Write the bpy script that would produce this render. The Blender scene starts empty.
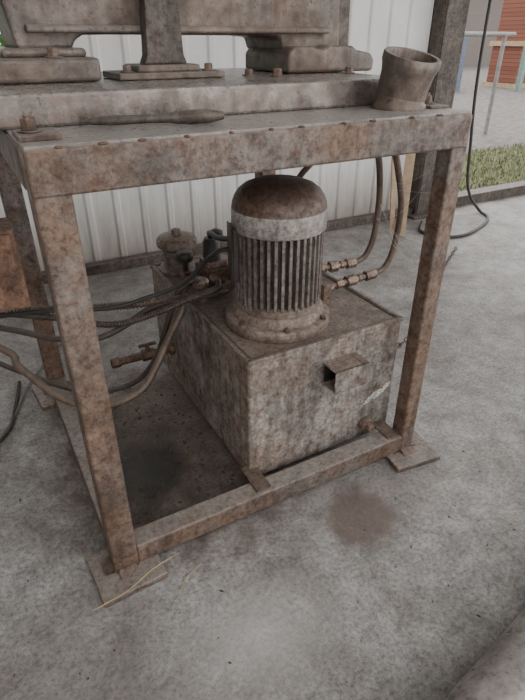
import bpy, bmesh, math, random
from mathutils import Vector, Matrix
random.seed(7)
scene = bpy.context.scene

# ------------------------------------------------------------------ materials
def new_mat(name):
    m = bpy.data.materials.new(name); m.use_nodes = True
    nt = m.node_tree
    return m, nt, nt.nodes, nt.links, nt.nodes['Principled BSDF']

def ramp(N, L, src, stops):
    r = N.new('ShaderNodeValToRGB')
    e = r.color_ramp.elements
    while len(e) < len(stops): e.new(0.5)
    for i, (p, c) in enumerate(stops):
        e[i].position = p
        e[i].color = (c, c, c, 1) if isinstance(c, (int, float)) else (*c, 1)
    L.new(src, r.inputs['Fac'])
    return r

def noise(N, L, co, scale, detail=6, rough=0.6, dist=0.0):
    n = N.new('ShaderNodeTexNoise')
    n.inputs['Scale'].default_value = scale
    n.inputs['Detail'].default_value = detail
    n.inputs['Roughness'].default_value = rough
    n.inputs['Distortion'].default_value = dist
    L.new(co, n.inputs['Vector'])
    return n

def mixc(N, L, fac, a, b, mode='MIX'):
    m = N.new('ShaderNodeMix'); m.data_type = 'RGBA'; m.blend_type = mode
    if isinstance(fac, (int, float)): m.inputs[0].default_value = fac
    else: L.new(fac, m.inputs[0])
    for k, v in ((6, a), (7, b)):
        if isinstance(v, tuple): m.inputs[k].default_value = (*v, 1)
        else: L.new(v, m.inputs[k])
    return m.outputs[2]

def grimy(name, c1, c2, c3, scale=6, rough=0.7, metallic=0.2, dust=0.5, dustc=(0.42, 0.39, 0.37), bump=0.35, spk=60, upr=(0.55, 0.95), streak=0.5, c3cov=0.6, dmin=None, big=None):
    m, nt, N, L, P = new_mat(name)
    tc = N.new('ShaderNodeTexCoord'); co = tc.outputs['Object']
    n1 = noise(N, L, co, scale, 12, 0.72, 0.2)
    r1 = ramp(N, L, n1.outputs['Fac'], [(0.34, c1), (0.66, c2)])
    c0 = r1.outputs['Color']
    if big:
        nb = noise(N, L, co, scale * 0.45, 8, 0.6, 0.5)
        rb = ramp(N, L, nb.outputs['Fac'], [(0.46, 0.0), (0.6, 0.85)])
        c0 = mixc(N, L, rb.outputs['Color'], c0, big)
    n2 = noise(N, L, co, scale * 5, 10, 0.75)
    r2 = ramp(N, L, n2.outputs['Fac'], [(c3cov - 0.14, 0.0), (c3cov + 0.06, 0.9)])
    c = mixc(N, L, r2.outputs['Color'], c0, c3)
    mp = N.new('ShaderNodeMapping'); mp.inputs['Scale'].default_value = (1, 1, 0.12); L.new(co, mp.inputs['Vector'])
    n5 = noise(N, L, mp.outputs[0], 26, 6, 0.65)
    r5 = ramp(N, L, n5.outputs['Fac'], [(0.38, 0.5), (0.6, 1.1)])
    c = mixc(N, L, streak, c, r5.outputs['Color'], 'MULTIPLY')
    n6 = noise(N, L, co, scale * 0.8, 8, 0.7, 0.6)
    r6 = ramp(N, L, n6.outputs['Fac'], [(0.36, 0.5), (0.56, 1.1)])
    c = mixc(N, L, 0.8, c, r6.outputs['Color'], 'MULTIPLY')
    n3 = noise(N, L, co, spk, 6, 0.8)
    r3 = ramp(N, L, n3.outputs['Fac'], [(0.34, 0.3), (0.48, 0.95), (0.66, 1.4)])
    c = mixc(N, L, 0.9, c, r3.outputs['Color'], 'MULTIPLY')
    g = N.new('ShaderNodeNewGeometry'); s = N.new('ShaderNodeSeparateXYZ')
    L.new(g.outputs['Normal'], s.inputs[0])
    up = ramp(N, L, s.outputs['Z'], [(upr[0], 0.0), (upr[1], 1.0)])
    mu = N.new('ShaderNodeMath'); mu.operation = 'MULTIPLY'
    L.new(up.outputs['Color'], mu.inputs[0])
    n4 = noise(N, L, co, scale * 2.3, 12, 0.75)
    r4 = ramp(N, L, n4.outputs['Fac'], [(0.35, dust * 0.4 if dmin is None else dmin), (0.65, dust)])
    L.new(r4.outputs['Color'], mu.inputs[1])
    dc = mixc(N, L, 0.7, dustc, r3.outputs['Color'], 'MULTIPLY')
    c = mixc(N, L, mu.outputs[0], c, dc)
    L.new(c, P.inputs['Base Color'])
    P.inputs['Metallic'].default_value = metallic
    rr = ramp(N, L, n2.outputs['Fac'], [(0.3, max(rough - 0.15, 0.1)), (0.7, min(rough + 0.15, 1))])
    L.new(rr.outputs['Color'], P.inputs['Roughness'])
    b = N.new('ShaderNodeBump'); b.inputs['Strength'].default_value = bump; b.inputs['Distance'].default_value = 0.005
    ad = N.new('ShaderNodeMath'); ad.operation = 'ADD'
    L.new(n2.outputs['Fac'], ad.inputs[0]); L.new(n3.outputs['Fac'], ad.inputs[1])
    L.new(ad.outputs[0], b.inputs['Height']); L.new(b.outputs[0], P.inputs['Normal'])
    return m

def plain(name, c, rough=0.6, metallic=0.0, var=0.25, scale=12):
    m, nt, N, L, P = new_mat(name)
    tc = N.new('ShaderNodeTexCoord')
    n = noise(N, L, tc.outputs['Object'], scale, 6, 0.65)
    r = ramp(N, L, n.outputs['Fac'], [(0.3, tuple(x * (1 - var) for x in c)), (0.7, tuple(min(x * (1 + var), 1) for x in c))])
    L.new(r.outputs['Color'], P.inputs['Base Color'])
    P.inputs['Roughness'].default_value = rough; P.inputs['Metallic'].default_value = metallic
    return m

M_frame = grimy('frame_rust_paint', (0.18, 0.108, 0.074), (0.21, 0.158, 0.125), (0.10, 0.048, 0.028), 5, 0.5, 0.2, 0.85, (0.34, 0.31, 0.285), big=(0.19, 0.165, 0.15))
M_plate = grimy('top_plate_dust', (0.25, 0.215, 0.195), (0.35, 0.315, 0.295), (0.16, 0.105, 0.08), 6, 0.34, 0.3, 0.85, (0.46, 0.44, 0.425), streak=0, dmin=0.5)
M_tank = grimy('tank_paint', (0.37, 0.32, 0.285), (0.26, 0.205, 0.168), (0.11, 0.06, 0.038), 4.5, 0.5, 0.1, 0.8, (0.21, 0.16, 0.13), spk=75, streak=0.75, big=(0.34, 0.315, 0.295), c3cov=0.58)
M_tankdark = grimy('tank_lip', (0.17, 0.12, 0.09), (0.11, 0.075, 0.055), (0.07, 0.04, 0.028), 7, 0.6, 0.2, 0.3, (0.25, 0.21, 0.18))
M_motor = grimy('motor_paint', (0.25, 0.225, 0.21), (0.17, 0.14, 0.12), (0.11, 0.06, 0.04), 9, 0.42, 0.3, 0.5, (0.26, 0.21, 0.18), streak=0.3, c3cov=0.6)
M_flange = grimy('flange_paint', (0.27, 0.225, 0.195), (0.19, 0.14, 0.11), (0.12, 0.062, 0.04), 9, 0.5, 0.2, 0.6, (0.26, 0.205, 0.175), streak=0.2)
M_cap = grimy('cowl_band_grey', (0.46, 0.435, 0.415), (0.35, 0.315, 0.29), (0.17, 0.11, 0.085), 9, 0.42, 0.1, 0.3, (0.3, 0.25, 0.22), streak=0.5, c3cov=0.62)
M_captop = grimy('cowl_dome_rust', (0.14, 0.085, 0.064), (0.19, 0.135, 0.11), (0.09, 0.046, 0.032), 9, 0.5, 0.1, 0.7, (0.105, 0.062, 0.048), streak=0.1)
M_rust = grimy('dark_rust', (0.12, 0.065, 0.042), (0.17, 0.10, 0.07), (0.08, 0.04, 0.026), 14, 0.6, 0.3, 0.25)
M_cast = grimy('cast_iron', (0.18, 0.13, 0.10), (0.25, 0.205, 0.175), (0.10, 0.058, 0.04), 6, 0.42, 0.35, 0.75, (0.40, 0.375, 0.355), big=(0.19, 0.168, 0.155))
M_slab = grimy('bed_slab', (0.26, 0.215, 0.19), (0.34, 0.30, 0.275), (0.14, 0.09, 0.065), 6, 0.28, 0.4, 0.7, (0.46, 0.44, 0.42), bump=0.2)
M_black = grimy('dark_grease_and_shade', (0.02, 0.018, 0.016), (0.045, 0.036, 0.03), (0.07, 0.05, 0.038), 20, 0.4, 0.1, 0.2)  # greasy black parts; also painted shade in fin gaps and tube stub
M_hose = grimy('hose_rubber', (0.05, 0.038, 0.030), (0.09, 0.068, 0.055), (0.035, 0.025, 0.02), 12, 0.45, 0.0, 0.5, (0.20, 0.17, 0.15), bump=0.2, streak=0.1)
M_hose2 = grimy('rusty_braided_hose', (0.13, 0.088, 0.065), (0.20, 0.15, 0.12), (0.07, 0.04, 0.028), 12, 0.45, 0.1, 0.5, (0.27, 0.23, 0.20), bump=0.2, streak=0.1)
M_brass = grimy('fitting_metal', (0.25, 0.165, 0.125), (0.34, 0.26, 0.215), (0.11, 0.06, 0.04), 20, 0.4, 0.5, 0.3)
M_box = grimy('rusty_sheet', (0.27, 0.155, 0.105), (0.21, 0.12, 0.08), (0.14, 0.07, 0.045), 8, 0.7, 0.1, 0.3)
M_pipe = grimy('foreground_pipe', (0.25, 0.22, 0.205), (0.30, 0.275, 0.265), (0.18, 0.14, 0.12), 3, 0.34, 0.2, 0.3, (0.32, 0.295, 0.28), bump=0.05, streak=0, spk=25, c3cov=0.75)
M_column = grimy('column_steel', (0.11, 0.088, 0.075), (0.15, 0.125, 0.11), (0.06, 0.04, 0.03), 4, 0.55, 0.3, 0.3)
M_wood = plain('wood', (0.45, 0.33, 0.22), 0.8, 0, 0.3, 9)
M_cable = plain('cable_black', (0.035, 0.032, 0.03), 0.5)
M_gcable = plain('cable_grey', (0.16, 0.15, 0.14), 0.5)
M_straw = plain('straw', (0.45, 0.36, 0.18), 0.7)
M_white = plain('scraped_paint', (0.78, 0.76, 0.73), 0.7)
M_galv = plain('galvanised', (0.24, 0.24, 0.235), 0.5, 0.4)
M_leaf = plain('leaf', (0.08, 0.24, 0.04), 0.6, 0, 0.5, 4)
M_grass = plain('grass_blade', (0.14, 0.175, 0.065), 0.7, 0, 0.6, 3)
M_blue = plain('blue_paint', (0.13, 0.16, 0.22), 0.6)
M_green = plain('green_paint', (0.20, 0.30, 0.26), 0.5)
M_shed = plain('shed_grey_brown', (0.20, 0.17, 0.155), 0.8)
M_debris = plain('debris_dark', (0.075, 0.055, 0.043), 0.85)
M_ceil = plain('ceiling_sheet', (0.42, 0.40, 0.38), 0.7, 0, 0.15, 2)

def floor_mat():
    m, nt, N, L, P = new_mat('concrete')
    tc = N.new('ShaderNodeTexCoord'); co = tc.outputs['Object']
    n1 = noise(N, L, co, 1.1, 12, 0.68, 0.3)
    c = ramp(N, L, n1.outputs['Fac'], [(0.33, (0.265, 0.252, 0.243)), (0.66, (0.43, 0.418, 0.41))]).outputs['Color']
    n0 = noise(N, L, co, 2.6, 12, 0.75, 0.8)
    r0 = ramp(N, L, n0.outputs['Fac'], [(0.38, (0.62, 0.58, 0.55)), (0.58, (1.06, 1.06, 1.06))])
    c = mixc(N, L, 0.85, c, r0.outputs['Color'], 'MULTIPLY')
    n2 = noise(N, L, co, 9, 12, 0.8, 0.2)
    r2 = ramp(N, L, n2.outputs['Fac'], [(0.36, 0.64), (0.62, 1.16)])
    c = mixc(N, L, 1.0, c, r2.outputs['Color'], 'MULTIPLY')
    n3 = noise(N, L, co, 70, 8, 0.85)
    r3 = ramp(N, L, n3.outputs['Fac'], [(0.36, 0.3), (0.5, 0.98), (0.66, 1.5)])
    c = mixc(N, L, 0.9, c, r3.outputs['Color'], 'MULTIPLY')
    def spotmask(cx, cy, rx, ry, soft, wob, ns=9, nd=10):
        mp = N.new('ShaderNodeMapping')
        mp.inputs['Location'].default_value = (-cx / rx, -cy / ry, 0)
        mp.inputs['Scale'].default_value = (1 / rx, 1 / ry, 0)
        L.new(co, mp.inputs['Vector'])
        ln = N.new('ShaderNodeVectorMath'); ln.operation = 'LENGTH'
        L.new(mp.outputs[0], ln.inputs[0])
        ad = N.new('ShaderNodeMath'); ad.operation = 'MULTIPLY_ADD'
        nn = noise(N, L, co, ns, nd, 0.6)
        L.new(nn.outputs['Fac'], ad.inputs[0]); ad.inputs[1].default_value = wob
        L.new(ln.outputs['Value'], ad.inputs[2])
        h = N.new('ShaderNodeMath'); h.operation = 'MULTIPLY'; h.inputs[1].default_value = 0.5
        L.new(ad.outputs[0], h.inputs[0])
        return ramp(N, L, h.outputs[0], [(max(0.0, (1 - soft + wob / 2) / 2), 1.0), ((1 + wob / 2) / 2, 0.0)]).outputs['Color']
    def apply(c, mask, col, k):
        mm = N.new('ShaderNodeMath'); mm.operation = 'MULTIPLY'; mm.inputs[1].default_value = k
        L.new(mask, mm.inputs[0])
        return mixc(N, L, mm.outputs[0], c, col), mm.outputs[0]
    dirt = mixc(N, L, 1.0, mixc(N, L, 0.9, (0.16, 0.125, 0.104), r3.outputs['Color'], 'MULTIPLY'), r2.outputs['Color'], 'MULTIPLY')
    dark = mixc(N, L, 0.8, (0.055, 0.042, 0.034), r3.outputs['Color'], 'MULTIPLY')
    c, _ = apply(c, spotmask(0.28, -0.42, 0.30, 0.22, 0.9, 1.2), (0.54, 0.52, 0.50), 0.5)
    c, _ = apply(c, spotmask(0.81, -0.22, 0.155, 0.15, 0.35, 0.5), (0.13, 0.082, 0.062), 0.66)
    c, _ = apply(c, spotmask(1.0, -0.15, 0.6, 0.25, 1.0, 1.4, 6), (0.13, 0.10, 0.082), 0.5)
    c, _ = apply(c, spotmask(-0.2, -0.35, 0.5, 0.35, 1.0, 1.4, 6), (0.13, 0.11, 0.095), 0.5)
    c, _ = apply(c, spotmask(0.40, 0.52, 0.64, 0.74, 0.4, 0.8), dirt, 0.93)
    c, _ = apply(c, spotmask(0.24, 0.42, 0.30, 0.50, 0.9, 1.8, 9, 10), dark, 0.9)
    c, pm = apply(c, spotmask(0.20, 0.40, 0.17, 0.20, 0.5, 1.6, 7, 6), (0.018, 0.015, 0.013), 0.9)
    L.new(c, P.inputs['Base Color'])
    rr = ramp(N, L, pm, [(0.0, 0.56), (0.9, 0.2)])
    n5 = noise(N, L, co, 2.5, 6, 0.6)
    r5 = ramp(N, L, n5.outputs['Fac'], [(0.3, 0.8), (0.7, 1.1)])
    mr = N.new('ShaderNodeMath'); mr.operation = 'MULTIPLY'
    L.new(rr.outputs['Color'], mr.inputs[0]); L.new(r5.outputs['Color'], mr.inputs[1])
    L.new(mr.outputs[0], P.inputs['Roughness'])
    b = N.new('ShaderNodeBump'); b.inputs['Distance'].default_value = 0.006
    bs = ramp(N, L, pm, [(0.0, 0.6), (0.9, 0.3)]); L.new(bs.outputs['Color'], b.inputs['Strength'])
    ad = N.new('ShaderNodeMath'); ad.operation = 'ADD'
    L.new(n2.outputs['Fac'], ad.inputs[0]); L.new(n3.outputs['Fac'], ad.inputs[1])
    L.new(ad.outputs[0], b.inputs['Height']); L.new(b.outputs[0], P.inputs['Normal'])
    return m
M_floor = floor_mat()

def wall_mat():
    m, nt, N, L, P = new_mat('white_sheet_wall')
    tc = N.new('ShaderNodeTexCoord'); co = tc.outputs['Object']
    n1 = noise(N, L, co, 1.7, 8, 0.6)
    c = ramp(N, L, n1.outputs['Fac'], [(0.3, (0.68, 0.675, 0.66)), (0.7, (0.83, 0.83, 0.82))]).outputs['Color']
    s = N.new('ShaderNodeSeparateXYZ'); L.new(co, s.inputs[0])
    mp = N.new('ShaderNodeMapping'); mp.inputs['Scale'].default_value = (6, 6, 0.8); L.new(co, mp.inputs['Vector'])
    n2 = noise(N, L, mp.outputs[0], 2, 8, 0.7)
    ad = N.new('ShaderNodeMath'); ad.operation = 'MULTIPLY_ADD'; ad.inputs[1].default_value = 0.6
    L.new(n2.outputs['Fac'], ad.inputs[0]); L.new(s.outputs['Z'], ad.inputs[2])
    low = ramp(N, L, ad.outputs[0], [(0.40, 0.8), (0.85, 0.0)])
    c = mixc(N, L, low.outputs['Color'], c, (0.26, 0.215, 0.18))
    L.new(c, P.inputs['Base Color']); P.inputs['Roughness'].default_value = 0.55
    return m
M_wall = wall_mat()

def ground_mat():
    m, nt, N, L, P = new_mat('gravel')
    tc = N.new('ShaderNodeTexCoord'); co = tc.outputs['Object']
    n1 = noise(N, L, co, 7, 12, 0.85)
    c = ramp(N, L, n1.outputs['Fac'], [(0.38, (0.085, 0.072, 0.068)), (0.62, (0.27, 0.245, 0.235))]).outputs['Color']
    L.new(c, P.inputs['Base Color']); P.inputs['Roughness'].default_value = 0.9
    return m
M_gravel = ground_mat()
M_soil = plain('grass_soil', (0.125, 0.125, 0.06), 0.9, 0, 0.6, 6)

def brick_mat():
    m, nt, N, L, P = new_mat('red_bricks')
    tc = N.new('ShaderNodeTexCoord')
    b = N.new('ShaderNodeTexBrick'); b.inputs['Scale'].default_value = 2.0
    b.inputs['Color1'].default_value = (0.27, 0.10, 0.065, 1); b.inputs['Color2'].default_value = (0.20, 0.075, 0.05, 1)
    b.inputs['Mortar'].default_value = (0.08, 0.05, 0.04, 1)
    mp = N.new('ShaderNodeMapping'); mp.inputs['Rotation'].default_value = (math.radians(90), 0, 0)
    L.new(tc.outputs['Object'], mp.inputs['Vector']); L.new(mp.outputs[0], b.inputs['Vector'])
    L.new(b.outputs['Color'], P.inputs['Base Color']); P.inputs['Roughness'].default_value = 0.85
    return m
M_brick = brick_mat()

# ------------------------------------------------------------------ geometry helpers
def root(name):
    e = bpy.data.objects.new(name, None); e.empty_display_size = 0.1
    scene.collection.objects.link(e); return e

def mk(name, bm, mat, parent=None, bevel=0, smooth=False, seg=2):
    me = bpy.data.meshes.new(name)
    bmesh.ops.recalc_face_normals(bm, faces=bm.faces)
    bm.to_mesh(me); bm.free()
    o = bpy.data.objects.new(name, me); scene.collection.objects.link(o)
    me.materials.append(mat)
    if smooth:
        for p in me.polygons: p.use_smooth = True
        try: me.set_sharp_from_angle(angle=math.radians(50))
        except Exception: pass
    if bevel:
        b = o.modifiers.new('bevel', 'BEVEL'); b.width = bevel; b.segments = seg; b.limit_method = 'ANGLE'
        b.angle_limit = math.radians(35)
    if parent: o.parent = parent
    return o

def bx(bm, x0, x1, y0, y1, z0, z1, M=None):
    r = bmesh.ops.create_cube(bm, size=1)
    T = Matrix.Translation(((x0 + x1) / 2, (y0 + y1) / 2, (z0 + z1) / 2)) @ Matrix.Diagonal((x1 - x0, y1 - y0, z1 - z0, 1))
    if M is not None: T = M @ T
    bmesh.ops.transform(bm, matrix=T, verts=r['verts'])

def box(name, x0, x1, y0, y1, z0, z1, mat, parent=None, bevel=0.004, M=None, seg=2):
    bm = bmesh.new(); bx(bm, x0, x1, y0, y1, z0, z1, M)
    return mk(name, bm, mat, parent, bevel, seg=seg)

def extr(name, prof, y0, y1, mat, parent, bevel, seg=2):
    bm = bmesh.new()
    f = [bm.verts.new((a, y0, b)) for a, b in prof]; g = [bm.verts.new((a, y1, b)) for a, b in prof]
    bm.faces.new(f); bm.faces.new(g[::-1])
    for i in range(len(prof)):
        j = (i + 1) % len(prof); bm.faces.new((f[i], f[j], g[j], g[i]))
    return mk(name, bm, mat, parent, bevel, seg=seg)

def lathe(bm, prof, M=Matrix(), n=40, close=True):
    rings = []
    for r, z in prof:
        rings.append([bm.verts.new(M @ Vector((r * math.cos(2 * math.pi * i / n), r * math.sin(2 * math.pi * i / n), z))) for i in range(n)])
    for a, b in zip(rings[:-1], rings[1:]):
        for i in range(n):
            bm.faces.new((a[i], a[(i + 1) % n], b[(i + 1) % n], b[i]))
    if close:
        bm.faces.new(rings[0][::-1]); bm.faces.new(rings[-1])

def axisM(p0, p1):
    p0, p1 = Vector(p0), Vector(p1)
    d = (p1 - p0)
    q = d.to_track_quat('Z', 'Y')
    return Matrix.Translation(p0) @ q.to_matrix().to_4x4(), d.length

def rod(bm, p0, p1, r, n=20, r2=None):
    M, l = axisM(p0, p1)
    lathe(bm, [(r, 0), (r if r2 is None else r2, l)], M, n)

def bolt(bm, x, y, z, r=0.016, h=0.014, washer=True, stud=0.0, rot=0.3):
    T = Matrix.Translation((x, y, z)) @ Matrix.Rotation(rot, 4, 'Z')
    if washer: lathe(bm, [(r * 1.5, 0), (r * 1.5, 0.004)], T, 20)
    lathe(bm, [(r, 0.004), (r, h), (r * 0.85, h + 0.003)], T, 6)
    if stud: lathe(bm, [(r * 0.5, h), (r * 0.5, h + stud)], T, 12)

def catmull(pts, step=0.015):
    P = [Vector(p) for p in pts]
    P = [P[0] * 2 - P[1]] + P + [P[-1] * 2 - P[-2]]
    out = []
    for i in range(1, len(P) - 2):
        a, b, c, d = P[i - 1:i + 3]
        n = max(3, int((c - b).length / step))
        for k in range(n):
            t = k / n
            out.append(0.5 * ((2 * b) + (c - a) * t + (2 * a - 5 * b + 4 * c - d) * t * t + (3 * b - a - 3 * c + d) * t ** 3))
    out.append(P[-2]); return out

def tube(bm, pts, r, n=12, step=0.015, rib=0.0, pitch=0.018):
    C = catmull(pts, step)
    tprev = (C[1] - C[0]).normalized()
    nrm = tprev.orthogonal().normalized()
    rings = []; s = 0
    for i, p in enumerate(C):
        t = (C[min(i + 1, len(C) - 1)] - C[max(i - 1, 0)]).normalized()
        nrm = (nrm - t * nrm.dot(t)).normalized()
        b = t.cross(nrm)
        if i: s += (C[i] - C[i - 1]).length
        ring = []
        for k in range(n):
            a = 2 * math.pi * k / n
            rr = r + (rib * math.sin(2 * math.pi * s / pitch + a) if rib else 0)
            ring.append(bm.verts.new(p + (nrm * math.cos(a) + b * math.sin(a)) * rr))
        rings.append(ring)
    for a, b2 in zip(rings[:-1], rings[1:]):
        for i in range(n): bm.faces.new((a[i], a[(i + 1) % n], b2[(i + 1) % n], b2[i]))
    bm.faces.new(rings[0][::-1]); bm.faces.new(rings[-1])

def hose(name, pts, r, mat=None, **k):
    bm = bmesh.new(); tube(bm, pts, r, **k)
    return mk(name, bm, mat or M_hose, None, smooth=True)

# ------------------------------------------------------------------ shell
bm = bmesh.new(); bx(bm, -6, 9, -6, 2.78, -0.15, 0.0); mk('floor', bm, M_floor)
bm = bmesh.new(); bx(bm, -40, 60, 2.78, 70, -0.2, -0.04); mk('ground_outside', bm, M_gravel)
ZC = 3.9
bm = bmesh.new(); bx(bm, -6, 9, -1.6, 2.9, ZC, ZC + 0.05); mk('ceiling_cut_for_light', bm, M_ceil)  # unseen roof for overhead shade, cut short in front to let light in
bm = bmesh.new(); bx(bm, -3.1, -3.0, -6, 2.7, 0.0, ZC); mk('light_blocking_wall_left', bm, M_ceil)  # unseen wall, added to block light from the left

def ribbed(name, x0, x1, z0, z1, y=2.65, pitch=0.2):
    bm = bmesh.new()
    prof = []
    x = x0
    while x < x1 - 1e-6:
        for dx, dy in ((0, 0), (pitch * 0.62, 0), (pitch * 0.70, -0.016), (pitch * 0.86, -0.016), (pitch * 0.94, 0)):
            if x + dx < x1: prof.append((x + dx, y + dy))
        x += pitch
    prof.append((x1, y))
    lo = [bm.verts.new((a, b, z0)) for a, b in prof]; hi = [bm.verts.new((a, b, z1)) for a, b in prof]
    lo2 = [bm.verts.new((a, b + 0.01, z0)) for a, b in prof]; hi2 = [bm.verts.new((a, b + 0.01, z1)) for a, b in prof]
    for i in range(len(prof) - 1):
        bm.faces.new((lo[i], lo[i + 1], hi[i + 1], hi[i]))
        bm.faces.new((lo2[i], hi2[i], hi2[i + 1], lo2[i + 1]))
    return mk(name, bm, M_wall)
CX = 3.60
wb = root('wall_back')
for nm, a in (('panel_main', (0.42, CX, 0.0, ZC)), ('panel_low', (-3, 0.42, 0.0, 1.32)), ('panel_high', (-3, 0.42, 2.4, ZC))):
    ribbed(nm, *a).parent = wb
box('panel_side', -3, -1.0, 2.63, 2.66, 1.3, 2.42, M_wall, wb, 0)
box('girt', -3, CX, 2.66, 2.72, 1.26, 1.32, M_column, wb)
w1 = root('window_1')
for nm, a in (('jamb_l', (-1.0, -0.95, 2.60, 2.70, 1.32, 2.4)), ('jamb_r', (0.37, 0.42, 2.60, 2.70, 1.32, 2.4)),
              ('sill', (-1.0, 0.42, 2.58, 2.70, 1.30, 1.34)), ('head', (-1.0, 0.42, 2.60, 2.70, 2.37, 2.42)), ('mullion', (-0.3, -0.27, 2.62, 2.68, 1.32, 2.4))):
    box(nm, *a, M_green, w1)
box('trim_1', -3, CX, 2.54, 2.62, 0.0, 0.07, M_column)
box('trim_2', CX + 0.27, 9, 2.56, 2.72, 0.0, 0.10, M_column)
col = root('steel_column')
box('web', CX + 0.02, CX + 0.24, 2.60, 2.62, 0.02, ZC, M_column, col)
box('flange_a', CX, CX + 0.03, 2.50, 2.74, 0.02, ZC, M_column, col)
box('flange_b', CX + 0.23, CX + 0.26, 2.50, 2.74, 0.02, ZC, M_column, col)
box('front_plate', CX + 0.01, CX + 0.25, 2.49, 2.51, 0.02, ZC, M_column, col)
box('base_plate', CX - 0.08, CX + 0.34, 2.42, 2.80, 0.0, 0.02, M_column, col)

# ------------------------------------------------------------------ support table
W, D, H = 1.16, 1.13, 1.31
w = 0.04
T = root('steel_support_table')
for nm, x, y in (('leg_fl', 0, 0), ('leg_fr', W + 0.018, -0.006), ('leg_bl', 0, D), ('leg_br', W, D)):
    hw = 0.032 if nm == 'leg_fr' else w
    box(nm, x - hw, x + hw, y - hw, y + hw, 0.02, H - 0.005, M_frame, T, 0.007, seg=3)
    a = {'leg_fl': 0.05, 'leg_fr': -0.12, 'leg_bl': 0.1, 'leg_br': 0.0}[nm]
    Mx = Matrix.Translation((x + (0.012 if nm == 'leg_fr' else 0), y - 0.02, 0)) @ Matrix.Rotation(a, 4, 'Z')
    box('foot_' + nm[-2:], -0.105, 0.105, -0.10, 0.10, 0.0, 0.024, M_frame, T, 0.005, Mx)
    bm = bmesh.new()
    for dx, dy, r0 in ((0, -hw, 0), (hw, 0, math.pi / 2), (-hw, 0, -math.pi / 2)):
        q = Matrix.Translation((x + dx, y + dy, 0.022)) @ Matrix.Rotation(r0, 4, 'Z')
        v = [bm.verts.new(q @ Vector(p)) for p in ((-0.030, 0, 0), (0.030, 0, 0), (0.030, -0.035, 0), (-0.030, -0.035, 0), (-0.030, 0, 0.018), (0.030, 0, 0.018))]
        for f in ((0, 1, 2, 3), (0, 4, 5, 1), (3, 2, 5, 4), (0, 3, 4), (1, 5, 2)): bm.faces.new([v[i] for i in f])
    mk('weld_fillet_' + nm[-2:], bm, M_rust, T, 0.003)
for nm, a in (('apron_front', (-w, W + w, -w - 0.004, w, H - 0.095, H)), ('apron_back', (-w, W + w, D - w, D + w, H - 0.095, H)),
              ('apron_left', (-w - 0.003, w, w, D - w, H - 0.095, H - 0.001)), ('apron_right', (W - w, W + w + 0.003, w, D - w, H - 0.095, H - 0.001)),
              ('rail_front', (w, W - 0.01, -w + 0.003, w, 0.03, 0.105)),
              ('rail_left', (-w + 0.003, w - 0.003, w, D - w, 0.03, 0.105))):
    box(nm, *a, M_frame, T, 0.006)
box('top_plate', -w + 0.004, W + w - 0.004, -w + 0.004, D + w, H - 0.002, H + 0.006, M_plate, T, 0.002)
bm = bmesh.new()
x = 0.03
while x < W - 0.02:
    l = random.uniform(0.006, 0.014)
    r = bmesh.ops.create_icosphere(bm, subdivisions=2, radius=1)
    bmesh.ops.transform(bm, matrix=Matrix.Translation((x, -w + 0.002, H + 0.001)) @ Matrix.Diagonal((l, 0.006, 0.004, 1)), verts=r['verts'])
    x += random.uniform(0.08, 0.14)
mk('weld_beads', bm, M_rust, T, smooth=True)
bm = bmesh.new()
bolt(bm, -0.005, 0.075, H + 0.018, 0.017, 0.026, True, 0.008)
bolt(bm, 1.165, 0.115, H + 0.014, 0.015, 0.02, True, 0.01)
bx(bm, -0.036, 0.05, 0.02, 0.13, H + 0.006, H + 0.018)
bx(bm, 1.12, 1.195, 0.05, 0.165, H + 0.006, H + 0.014)
mk('clamp_lugs', bm, M_frame, T, 0.002)

# ------------------------------------------------------------------ bed slab + cast machine
Z1 = H + 0.006
C = root('cast_iron_machine_base')
box('bed_slab', -0.6, 1.19, 0.21, 1.05, Z1, 1.39, M_slab, C, 0.008)
box('foot_block_left', -0.5, 0.27, 0.50, 0.95, 1.391, 1.452, M_cast, C, 0.012, seg=3)
box('foot_block_left_upper', 0.02, 0.25, 0.56, 0.92, 1.45, 1.475, M_cast, C, 0.012, seg=3)
box('centre_plate', 0.32, 0.66, 0.50, 0.70, 1.391, 1.410, M_cast, C, 0.004)
box('centre_plate_upper', 0.38, 0.58, 0.51, 0.66, 1.409, 1.430, M_cast, C, 0.006)
prof = [(0.07, 1.47), (0.225, 1.47), (0.232, 1.492), (0.26, 1.507), (0.40, 1.509), (0.60, 1.508), (0.86, 1.507), (0.93, 1.502),
        (0.945, 1.46), (1.19, 1.46), (1.185, 1.54), (1.17, 1.80), (0.02, 1.80), (0.05, 1.6)]
extr('casting_body', prof, 0.62, 0.90, M_cast, C, 0.012, 3)
extr('casting_lower_rib', [(0.10, 1.512), (1.12, 1.512), (1.12, 1.532), (0.10, 1.532)], 0.585, 0.63, M_cast, C, 0.006, 2)
extr('casting_foot_right', [(0.925, 1.392), (1.30, 1.392), (1.305, 1.43), (1.285, 1.452), (1.22, 1.462), (1.20, 1.475), (1.10, 1.478), (1.06, 1.462), (1.03, 1.475), (0.95, 1.475), (0.925, 1.45)], 0.55, 0.88, M_cast, C, 0.012, 3)
extr('casting_web_right', [(1.19, 1.46), (1.26, 1.462), (1.25, 1.80), (1.19, 1.80)], 0.66, 0.72, M_column, C, 0.004)
extr('centre_post', [(0.405, 1.43), (0.545, 1.43), (0.535, 1.455), (0.528, 1.60), (0.525, 1.95), (0.43, 1.95), (0.425, 1.60), (0.417, 1.455)], 0.525, 0.58, M_column, C, 0.006)
bm = bmesh.new()
bolt(bm, 0.15, 0.53, 1.452, 0.017, 0.022); bolt(bm, 0.355, 0.54, 1.410, 0.014, 0.018); bolt(bm, 0.62, 0.54, 1.410, 0.014, 0.018)
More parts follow.
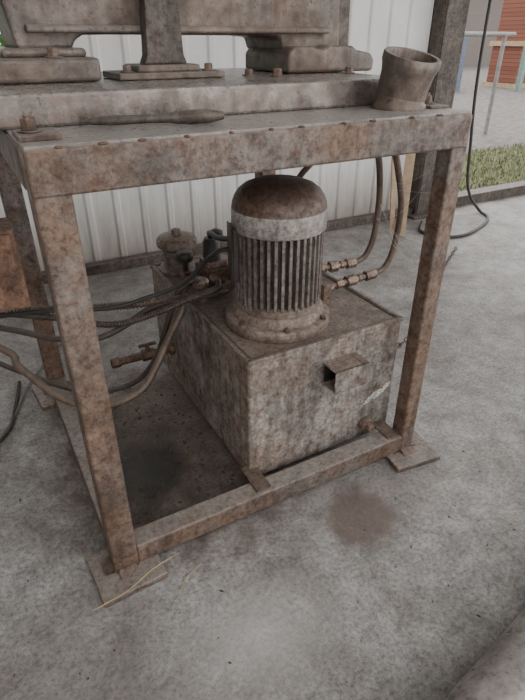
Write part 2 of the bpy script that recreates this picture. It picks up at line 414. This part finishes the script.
bolt(bm, 0.84, 0.48, 1.390, 0.016, 0.02); bolt(bm, 0.77, 0.55, 1.390, 0.014, 0.018); bolt(bm, 1.15, 0.50, 1.390, 0.014, 0.018)
mk('hold_down_bolts', bm, M_frame, C, 0.0015)

PC = root('pipe_collar')
bm = bmesh.new()
Mx = Matrix.Translation((1.055, 0.118, 1.340)) @ Matrix.Rotation(math.radians(14), 4, 'X') @ Matrix.Rotation(math.radians(2), 4, 'Y')
lathe(bm, [(0.073, 0.0), (0.074, 0.03), (0.076, 0.07), (0.079, 0.085), (0.084, 0.10), (0.084, 0.118), (0.081, 0.122), (0.072, 0.121), (0.068, 0.112), (0.064, 0.06), (0.062, 0.02), (0.03, 0.018)], Mx, 48)
mk('collar_body', bm, M_cast, PC, smooth=True)
bm = bmesh.new()
lathe(bm, [(0.080, H + 0.006), (0.080, H + 0.016), (0.074, H + 0.022), (0.073, 1.352)], Matrix.Translation((1.053, 0.116, 0)), 40)
mk('collar_flange', bm, M_cast, PC, smooth=True)

bm = bmesh.new()
p0, p1 = Vector((0.125, 0.153, 1.331)), Vector((0.455, 0.087, 1.333))
Mx, l = axisM(p0, p1)
lathe(bm, [(0.002, 0), (0.008, 0.02), (0.011, 0.06), (0.010, 0.15), (0.011, 0.20), (0.014, 0.215), (0.016, 0.25), (0.016, 0.30), (0.013, 0.315), (0.009, l)], Mx, 16)
mk('steel_chisel', bm, M_column, None, smooth=True)

# ------------------------------------------------------------------ tank
TK = root('hydraulic_oil_tank')
tx0, tx1, ty0, ty1, tz0, tz1 = 0.515, 1.18, 0.09, 1.08, 0.055, 0.575
box('tank_body', tx0, tx1, ty0, ty1, tz0, tz1, M_tank, TK, 0.014, seg=3)
box('tank_lid', tx0 + 0.02, tx1 - 0.02, ty0 + 0.02, ty1 - 0.02, tz1 - 0.002, tz1 + 0.004, M_tank, TK, 0.003)
bm = bmesh.new()
for a in ((tx0 - 0.002, tx1 + 0.002, ty0 - 0.003, ty0 + 0.014), (tx0 - 0.002, tx1 + 0.002, ty1 - 0.014, ty1 + 0.003), (tx0 - 0.003, tx0 + 0.014, ty0, ty1), (tx1 - 0.014, tx1 + 0.003, ty0, ty1)):
    bx(bm, *a, tz1 - 0.006, tz1 + 0.010)
mk('rim_seam', bm, M_tank, TK, 0.003)
bm = bmesh.new()
for a in ((tx0 + 0.016, tx1 - 0.016, ty0 + 0.014, ty0 + 0.022), (tx0 + 0.014, tx0 + 0.022, ty0 + 0.016, ty1 - 0.016), (tx1 - 0.022, tx1 - 0.014, ty0 + 0.016, ty1 - 0.016)):
    bx(bm, *a, tz1 + 0.001, tz1 + 0.0065)
mk('gasket_line', bm, M_black, TK)
bm = bmesh.new()
sx0, sx1, sy0, sy1, sz0, sz1, t = 0.815, 0.965, 0.005, 0.092, 0.405, 0.495, 0.006
bx(bm, sx0, sx1, sy0, sy0 + t, sz0, sz1); bx(bm, sx0, sx1, sy0, sy1, sz1 - t, sz1); bx(bm, sx0, sx1, sy0, sy1, sz0, sz0 + t); bx(bm, sx1 - 0.03, sx1 - 0.024, sy0, sy1, sz0, sz1)
mk('square_tube_stub', bm, M_tank, TK, 0.0015)
box('stub_shade_panel', sx0 + 0.01, sx1 - 0.03, sy1 - 0.012, sy1 + 0.0, sz0 + t, sz1 - t, M_black, TK, 0)  # black panel paints in the shade of the open tube
bm = bmesh.new()
rod(bm, (1.045, 0.095, 0.135), (1.045, 0.060, 0.135), 0.027, 24); rod(bm, (1.045, 0.06, 0.135), (1.045, 0.035, 0.135), 0.017, 6)
mk('drain_plug', bm, M_brass, TK, 0.002)
bm = bmesh.new()
for x in (tx0 - 0.03, 1.085):
    bx(bm, x, x + 0.06, -0.02, 0.12, 0.106, 0.112)
mk('mounting_tabs', bm, M_tankdark, TK, 0.002)
bm = bmesh.new()
for i in range(30):
    x = 1.045 + random.random() * 0.105; z = 0.235 + (x - 1.045) * 0.42 + random.uniform(-0.012, 0.014)
    Mx = Matrix.Translation((x, ty0 - 0.0006, z)) @ Matrix.Rotation(random.uniform(-1.0, 0.1), 4, 'Y')
    bx(bm, -0.013, 0.013, -0.0006, 0.0006, -0.002, 0.002, Mx)
mk('paint_scrapes', bm, M_white, TK)

# ------------------------------------------------------------------ motor
MO = root('electric_motor')
mx, my, mz = 0.76, 0.32, tz1 + 0.005
Mx = Matrix.Translation((mx, my, 0))
bm = bmesh.new()
lathe(bm, [(0.192, mz), (0.196, mz + 0.006), (0.196, mz + 0.036), (0.190, mz + 0.042), (0.172, mz + 0.045), (0.168, mz + 0.066), (0.155, mz + 0.076), (0.135, mz + 0.085), (0.135, 0.70)], Mx, 64)
mk('mount_flange', bm, M_flange, MO, smooth=True)
bm = bmesh.new()
lathe(bm, [(0.136, 0.67), (0.136, 0.95)], Mx, 64)
mk('stator_core_gap_shade', bm, M_black, MO, smooth=True)  # core coloured black to paint the shade between the fins
bm = bmesh.new()
nf = 40
for i in range(nf):
    R = Mx @ Matrix.Rotation(2 * math.pi * (i + 0.3) / nf, 4, 'Z')
    v = [bm.verts.new(R @ Vector(p)) for p in (
        (0.128, -0.0070, 0.672), (0.158, -0.0050, 0.685), (0.158, 0.0050, 0.685), (0.128, 0.0070, 0.672),
        (0.128, -0.0070, 0.952), (0.158, -0.0050, 0.945), (0.158, 0.0050, 0.945), (0.128, 0.0070, 0.952))]
    for f in ((0, 1, 5, 4), (1, 2, 6, 5), (2, 3, 7, 6), (0, 3, 2, 1), (4, 5, 6, 7), (0, 4, 7, 3)): bm.faces.new([v[k] for k in f])
mk('cooling_fins', bm, M_motor, MO)
bm = bmesh.new()
lathe(bm, [(0.148, 0.938), (0.159, 0.940), (0.164, 0.946), (0.164, 1.000), (0.163, 1.010), (0.158, 1.018), (0.150, 1.018)], Mx, 64)
mk('cowl_band', bm, M_cap, MO, smooth=True)
bm = bmesh.new()
lathe(bm, [(0.150, 1.005), (0.1625, 1.010), (0.160, 1.028), (0.153, 1.047), (0.140, 1.066), (0.118, 1.083), (0.082, 1.096), (0.04, 1.102), (0.005, 1.103)], Mx, 64)
mk('cowl_dome', bm, M_captop, MO, smooth=True)
bm = bmesh.new()
lathe(bm, [(0.148, 0.655), (0.157, 0.66), (0.157, 0.680), (0.146, 0.688)], Mx, 64)
mk('end_ring', bm, M_flange, MO, smooth=True)
bm = bmesh.new()
for a in (math.radians(250), math.radians(305), math.radians(195), math.radians(0)):
    x, y = mx + 0.180 * math.cos(a), my + 0.180 * math.sin(a)
    bolt(bm, x, y, mz + 0.040, 0.009, 0.012, True)
mk('flange_bolts', bm, M_rust, MO)
bm = bmesh.new()
R = Matrix.Translation((mx, my, 0)) @ Matrix.Rotation(math.radians(162), 4, 'Z')
bx(bm, 0.125, 0.168, -0.045, 0.045, 0.76, 0.95, R); bx(bm, 0.168, 0.175, -0.05, 0.05, 0.755, 0.955, R)
mk('terminal_box', bm, M_black, MO, 0.005)

# ------------------------------------------------------------------ items on tank top
FC = root('oil_filler_cap')
bm = bmesh.new()
Mx = Matrix.Translation((0.615, 0.97, 0))
lathe(bm, [(0.09, mz + 0.002), (0.09, mz + 0.014), (0.066, mz + 0.018), (0.064, mz + 0.10), (0.070, mz + 0.104), (0.064, mz + 0.108), (0.084, mz + 0.115), (0.090, mz + 0.12), (0.090, mz + 0.145), (0.080, mz + 0.158), (0.04, mz + 0.166), (0.022, mz + 0.168), (0.020, mz + 0.19), (0.006, mz + 0.194)], Mx, 40)
mk('filler_body', bm, M_flange, FC, smooth=True)
VB = root('hydraulic_valve_block')
box('block', 0.62, 0.74, 0.66, 0.78, mz + 0.002, mz + 0.10, M_rust, VB, 0.006)
box('block_upper', 0.635, 0.725, 0.675, 0.765, mz + 0.10, mz + 0.125, M_brass, VB, 0.004)
bm = bmesh.new()
lathe(bm, [(0.036, mz + 0.125), (0.036, mz + 0.20), (0.030, mz + 0.205), (0.030, mz + 0.215), (0.012, mz + 0.218)], Matrix.Translation((0.675, 0.72, 0)), 24)
lathe(bm, [(0.012, mz + 0.05), (0.012, mz + 0.10), (0.030, mz + 0.105), (0.036, mz + 0.115), (0.036, mz + 0.138), (0.028, mz + 0.146), (0.01, mz + 0.148)], Matrix.Translation((0.585, 0.80, 0)), 20)
lathe(bm, [(0.012, mz + 0.002), (0.012, mz + 0.15), (0.026, mz + 0.155), (0.032, mz + 0.17), (0.030, mz + 0.19), (0.01, mz + 0.20)], Matrix.Translation((0.76, 0.86, 0)), 20)
mk('black_knobs', bm, M_black, VB, smooth=True)
bm = bmesh.new()
rod(bm, (0.56, 0.72, mz + 0.045), (0.62, 0.72, mz + 0.045), 0.022, 6); rod(bm, (0.74, 0.72, mz + 0.05), (0.80, 0.72, mz + 0.05), 0.02, 6)
rod(bm, (0.69, 0.58, mz + 0.045), (0.69, 0.66, mz + 0.045), 0.022, 6); rod(bm, (0.645, 0.60, mz + 0.07), (0.645, 0.66, mz + 0.07), 0.018, 6)
rod(bm, (0.57, 0.60, mz), (0.57, 0.60, mz + 0.07), 0.022, 6)
lathe(bm, [(0.034, mz + 0.07), (0.034, mz + 0.09), (0.026, mz + 0.10)], Matrix.Translation((0.57, 0.60, 0)), 12)
rod(bm, (0.585, 0.80, mz + 0.002), (0.585, 0.80, mz + 0.06), 0.026, 20)
mk('fittings', bm, M_brass, VB, 0.002)

RF = root('pipe_fitting')
bm = bmesh.new()
def fitting(p0, p1):
    p0, p1 = Vector(p0), Vector(p1)
    d = p1 - p0
    rod(bm, p0, p1, 0.012, 16)
    for a, b, r in ((0.0, 0.14, 0.024), (0.22, 0.34, 0.020), (0.42, 0.60, 0.024), (0.66, 0.74, 0.017), (0.80, 1.0, 0.022)):
        rod(bm, p0 + d * a, p0 + d * b, r, 6)
fitting((0.975, 0.43, 0.695), (1.18, 0.405, 0.70)); fitting((0.985, 0.34, 0.65), (1.24, 0.345, 0.66))
rod(bm, (0.98, 0.43, mz), (0.98, 0.43, 0.715), 0.026, 8); rod(bm, (0.99, 0.34, mz), (0.99, 0.34, 0.67), 0.026, 8)
mk('fittings', bm, M_brass, RF, 0.0015)

# hoses
hose('hydraulic_hose', [(1.18, .405, .70), (1.225, .40, .72), (1.248, .385, .80), (1.243, .37, .95), (1.19, .33, 1.10), (1.125, .30, 1.22)], 0.0125, M_hose2)
hose('hydraulic_hose', [(1.24, .345, .66), (1.285, .34, .68), (1.312, .33, .76), (1.305, .31, .93), (1.24, .28, 1.08), (1.17, .25, 1.19), (1.12, .24, 1.25)], 0.0125, M_hose2)
hose('hydraulic_hose', [(0.93, .60, .62), (0.99, .63, .70), (1.02, .65, .85), (1.02, .62, 1.0), (1.10, .55, 1.13), (1.18, .5, 1.25)], 0.012, M_hose2)
hose('hydraulic_hose', [(0.80, .72, .63), (0.80, .62, .645), (.71, .56, .65), (0.55, .56, .635), (.36, .62, .615), (.173, .71, .60), (-.156, .849, .60), (-.6, 1.0, .60)], 0.0145, M_hose2, step=0.003, rib=0.003, pitch=0.013)
hose('hydraulic_hose', [(.69, .58, .625), (.62, .53, .635), (.50, .55, .63), (.361, .60, .60), (.22, .62, .53), (.124, .653, .50), (0.0, .75, .49), (-.172, .882, .52), (-.6, 1.1, .6)], 0.0125)
hose('hydraulic_hose', [(.56, .72, .625), (.51, .64, .64), (.475, .575, .58), (.43, .56, .52), (.385, .555, .45), (.33, .535, .375), (.253, .511, .305), (.124, .532, .265), (-.019, .627, .28), (-.142, .782, .38), (-.193, .87, .44), (-.6, 1.1, .62)], 0.015, M_hose2)
hose('hydraulic_hose', [(.645, .60, .65), (.60, .52, .66), (.49, .50, .655), (.36, .55, .60), (.20, .62, .56), (.0, .78, .57), (-.2, .92, .57), (-.6, 1.1, .56)], 0.012, step=0.003, rib=0.002, pitch=0.011)
hose('hydraulic_hose', [(.57, .60, .66), (.53, .58, .69), (.47, .60, .64), (.42, .62, .50), (.37, .64, .36), (.30, .68, .25), (.20, .72, .20), (.08, .80, .18), (-.1, 1.0, .2), (-.5, 1.3, .4)], 0.012)
hose('electric_cable', [(.612, .37, .87), (.57, .42, .85), (.54, .50, .78), (.50, .56, .70), (.44, .60, .66), (.36, .62, .64), (.2, .62, .63), (-.1, .80, .60), (-.6, 1.0, .52)], 0.008, M_cable)
hose('electric_cable', [(.675, .72, .79), (.66, .70, .82), (.63, .62, .85), (.61, .50, .87), (.612, .38, .90)], 0.010, M_cable)
TP = root('drain_tap')
bm = bmesh.new()
rod(bm, (0.513, 0.85, 0.25), (0.26, 0.85, 0.25), 0.018, 16); rod(bm, (0.42, 0.85, 0.25), (0.36, 0.85, 0.25), 0.028, 6); rod(bm, (0.513, 0.85, 0.25), (0.49, 0.85, 0.25), 0.03, 6)
rod(bm, (0.39, 0.85, 0.25), (0.39, 0.85, 0.30), 0.010, 12); rod(bm, (0.35, 0.85, 0.302), (0.43, 0.85, 0.302), 0.008, 12); rod(bm, (0.26, 0.85, 0.25), (0.22, 0.85, 0.25), 0.024, 6)
mk('tap_body', bm, M_rust, TP, 0.002)

CB = root('rusty_junction_box')
box('box_body', -0.40, -0.050, 0.70, 0.86, 0.66, 0.95, M_box, CB, 0.006)
box('box_door', -0.385, -0.065, 0.69, 0.702, 0.675, 0.935, M_box, CB, 0.003)

hose('power_cable', [(4.02, 2.43, 3.88), (4.02, 2.43, 1.5), (4.10, 2.42, .6), (4.16, 2.40, .22), (4.25, 2.3, .03), (4.2, 2.15, .014), (4.0, 2.0, .014), (3.6, 1.85, .014), (3.37, 1.9, .014), (3.3, 2.1, .014), (3.5, 2.3, .014)], 0.014, M_cable, step=0.04)
hose('power_cable', [(-1.5, .7, .012), (-.7, .80, .012), (-.42, .78, .012), (-.26, .90, .012), (-.20, 1.10, .012), (-.16, 1.3, .012)], 0.008, M_cable, step=0.03)
hose('power_cable', [(-1.4, .45, .012), (-.7, .62, .012), (-.45, .62, .012), (-.33, .70, .012), (-.30, .85, .012), (-.22, 1.0, .012), (-.12, 1.25, .012), (.1, 1.6, .012)], 0.006, M_gcable, step=0.03)
hose('power_cable', [(-1.2, .30, .012), (-.6, .50, .012), (-.42, .53, .012), (-.37, .60, .012), (-.45, .68, .012), (-.8, .72, .012)], 0.006, M_cable, step=0.03)
bm = bmesh.new()
C2 = catmull([(1.32, .50, .012), (1.5, .6, .012), (1.79, .665, .012), (2.1, .8, .012), (2.39, 1.01, .012), (2.8, 1.35, .012), (3.24, 1.64, .012)], 0.03)
acc = 0; k = 0
for i in range(1, len(C2)):
    acc += (C2[i] - C2[i - 1]).length
    if acc >= 0.035:
        acc = 0; p = C2[i]; d = (C2[i] - C2[i - 1]).normalized()
        Mx = Matrix.Translation(p) @ d.to_track_quat('X', 'Z').to_matrix().to_4x4() @ Matrix.Rotation(math.pi / 4 + (k % 2) * math.pi / 2, 4, 'X')
        pts = [Mx @ Vector((0.026 * math.cos(t * math.pi / 4), 0.012 * math.sin(t * math.pi / 4), 0)) for t in range(9)]
        tube(bm, pts, 0.0042, 6, 0.006); k += 1
mk('steel_chain', bm, M_rust, None, smooth=True)

WP = root('wooden_plank')
bm = bmesh.new()
Mx, l = axisM((3.02, 2.07, 0.0), (3.50, 2.57, 1.15)); bx(bm, -0.04, 0.04, -0.012, 0.012, 0.02, l, Mx)
mk('board', bm, M_wood, WP, 0.003)
WP = root('wooden_plank')
bm = bmesh.new(); Mx, l = axisM((3.02, 2.17, 0.0), (3.22, 2.57, 1.3)); bx(bm, -0.02, 0.02, -0.015, 0.015, 0.02, l, Mx)
mk('board', bm, M_wood, WP, 0.003)

bm = bmesh.new()
p0 = Vector((0.30, -0.985, 0.10)); p1 = Vector((1.7, -0.75, 0.10)); Mx, l = axisM(p0, p1)
lathe(bm, [(0.088, 0.0), (0.1, 0.0), (0.1, l), (0.088, l)], Mx, 64, close=False)
lathe(bm, [(0.088, 0.0), (0.088, l)], Mx, 64, close=False)
mk('steel_pipe', bm, M_pipe, None, smooth=True)

bm = bmesh.new(); tube(bm, [(-.13, -.13, .026), (-.02, -.12, .034), (.07, -.085, .035), (.17, -.05, .012)], 0.0014, 6, 0.02)
tube(bm, [(.11, -.2, .004), (.15, -.15, .004), (.22, -.12, .004)], 0.0012, 6, 0.02)
mk('dry_straw', bm, M_straw, None, smooth=True)
bm = bmesh.new()
def strand(a, b, sag, r=0.0003):
    a, b = Vector(a), Vector(b); m = (a + b) / 2 - Vector((0, 0, sag))
    tube(bm, [a, m, b], r, 4, 0.03)
for i in range(8):
    strand((1.24, .37 + random.uniform(-.02, .02), random.uniform(.85, 1.1)), (1.15, .02, random.uniform(.8, 1.2)), random.uniform(0, .05))
mk('cobweb', bm, M_white)
bm = bmesh.new()
for i in range(640):
    if i < 380: x, y = random.uniform(0.045, 0.50), random.uniform(0.05, 1.05)
    else: x, y = random.uniform(-1.0, 1.6), random.uniform(-0.7, 2.2)
    if i >= 380 and (-0.15 < x < 1.3 and -0.17 < y < 1.25): continue
    if i < 380 and ((x - .19) / .15) ** 2 + ((y - .38) / .2) ** 2 < 1: continue
    s = random.uniform(0.0015, 0.009) * random.uniform(0.4, 1) if i < 380 else random.uniform(0.0012, 0.0045)
    r = bmesh.ops.create_icosphere(bm, subdivisions=1, radius=s)
    bmesh.ops.transform(bm, matrix=Matrix.Translation((x, y, s * 0.3)) @ Matrix.Rotation(random.random() * 6, 4, 'Z') @ Matrix.Diagonal((random.uniform(0.8, 2.4), 1, 0.5, 1)), verts=r['verts'])
mk('floor_debris', bm, M_debris)

# ------------------------------------------------------------------ outside
box('grass_patch', 3.0, 20, 2.9, 4.7, -0.06, -0.02, M_soil, None, 0)
bm = bmesh.new()
for i in range(9000):
    x, y = random.uniform(4.0, 11), random.uniform(2.95, 4.8)
    h = random.uniform(0.02, 0.07); a = random.random() * 6.28; dx, dy = 0.006 * math.cos(a), 0.006 * math.sin(a)
    l = random.uniform(-0.03, 0.03)
    bm.faces.new((bm.verts.new((x - dx, y - dy, -0.02)), bm.verts.new((x + dx, y + dy, -0.02)), bm.verts.new((x + l, y + l, h - 0.02))))
mk('grass_blades', bm, M_grass)
PR = root('pipe_railing')
bm = bmesh.new()
rod(bm, (8.5, 5.9, -0.04), (8.5, 5.9, 1.55), 0.035); rod(bm, (6.6, 5.6, 1.55), (8.8, 5.95, 1.55), 0.035); rod(bm, (6.9, 5.65, -0.04), (6.9, 5.65, 1.55), 0.035)
mk('rails', bm, M_galv, PR)
bk = root('brick_stack')
bm = bmesh.new()
bx(bm, 17.6, 21, 12.6, 13.8, 0.1, 1.25); bx(bm, 17.7, 20.9, 12.6, 13.8, 1.4, 2.8)
mk('bricks', bm, M_brick, bk)
bm = bmesh.new()
bx(bm, 17.5, 21.1, 12.5, 13.9, -0.04, 0.1); bx(bm, 17.5, 21.1, 12.5, 13.9, 1.25, 1.4)
mk('pallets', bm, M_wood, bk)
box('blue_steel_bin', 14.0, 15.2, 12.8, 13.6, -0.04, 1.6, M_blue)
box('green_steel_post', 16.6, 16.75, 11.6, 11.75, -0.04, 4.0, M_green)
sh = root('outbuilding')
box('shed_wall', 6, 44, 26, 26.3, -0.04, 5, M_shed, sh, 0)
box('shed_roof', 5.5, 44.5, 25, 27, 5, 5.4, M_column, sh, 0)
bm = bmesh.new()
for i in range(5000):
    c = Vector((random.gauss(-0.6, 0.9), random.gauss(4.0, 0.35), random.uniform(-0.04, 3.0)))
    u = Vector((random.uniform(-1, 1), random.uniform(-1, 1), random.uniform(-1, 1))).normalized(); v = u.orthogonal().normalized()
    bm.faces.new([bm.verts.new(c + q) for q in (u * 0.07, v * 0.025, -u * 0.07, -v * 0.025)])
for i in range(14):
    x = random.gauss(-0.6, 0.6); tube(bm, [(x, 4.0, -0.05), (x + random.uniform(-.2, .2), 4.0, 1.5), (x + random.uniform(-.4, .4), 4.0, 2.8)], 0.012, 6, 0.3)
mk('garden_shrub', bm, M_leaf)

# ------------------------------------------------------------------ light
wd = bpy.data.worlds.new('World'); scene.world = wd; wd.use_nodes = True
bg = wd.node_tree.nodes['Background']; bg.inputs['Color'].default_value = (1.0, 0.99, 0.975, 1); bg.inputs['Strength'].default_value = 2.35
sl = bpy.data.lights.new('sun', 'SUN'); sl.energy = 1.5; sl.angle = math.radians(20); sl.color = (1, 0.97, 0.93)
so = bpy.data.objects.new('sun', sl); scene.collection.objects.link(so)
so.rotation_euler = Vector((-0.35, -0.45, -0.85)).to_track_quat('-Z', 'Y').to_euler()
so.location = (3, 5, 6)

# ------------------------------------------------------------------ camera
cd = bpy.data.cameras.new('cam'); cam = bpy.data.objects.new('cam', cd); scene.collection.objects.link(cam)
cd.sensor_fit = 'VERTICAL'; cd.sensor_height = 24; cd.lens = 24 * 526 / 700; cd.clip_start = 0.02; cd.clip_end = 200
th = math.radians(30.7); hd = math.radians(61)
cam.location = (-0.153, -1.211, 1.5)
cam.rotation_euler = Vector((math.cos(th) * math.cos(hd), math.cos(th) * math.sin(hd), -math.sin(th))).to_track_quat('-Z', 'Y').to_euler()
scene.camera = cam
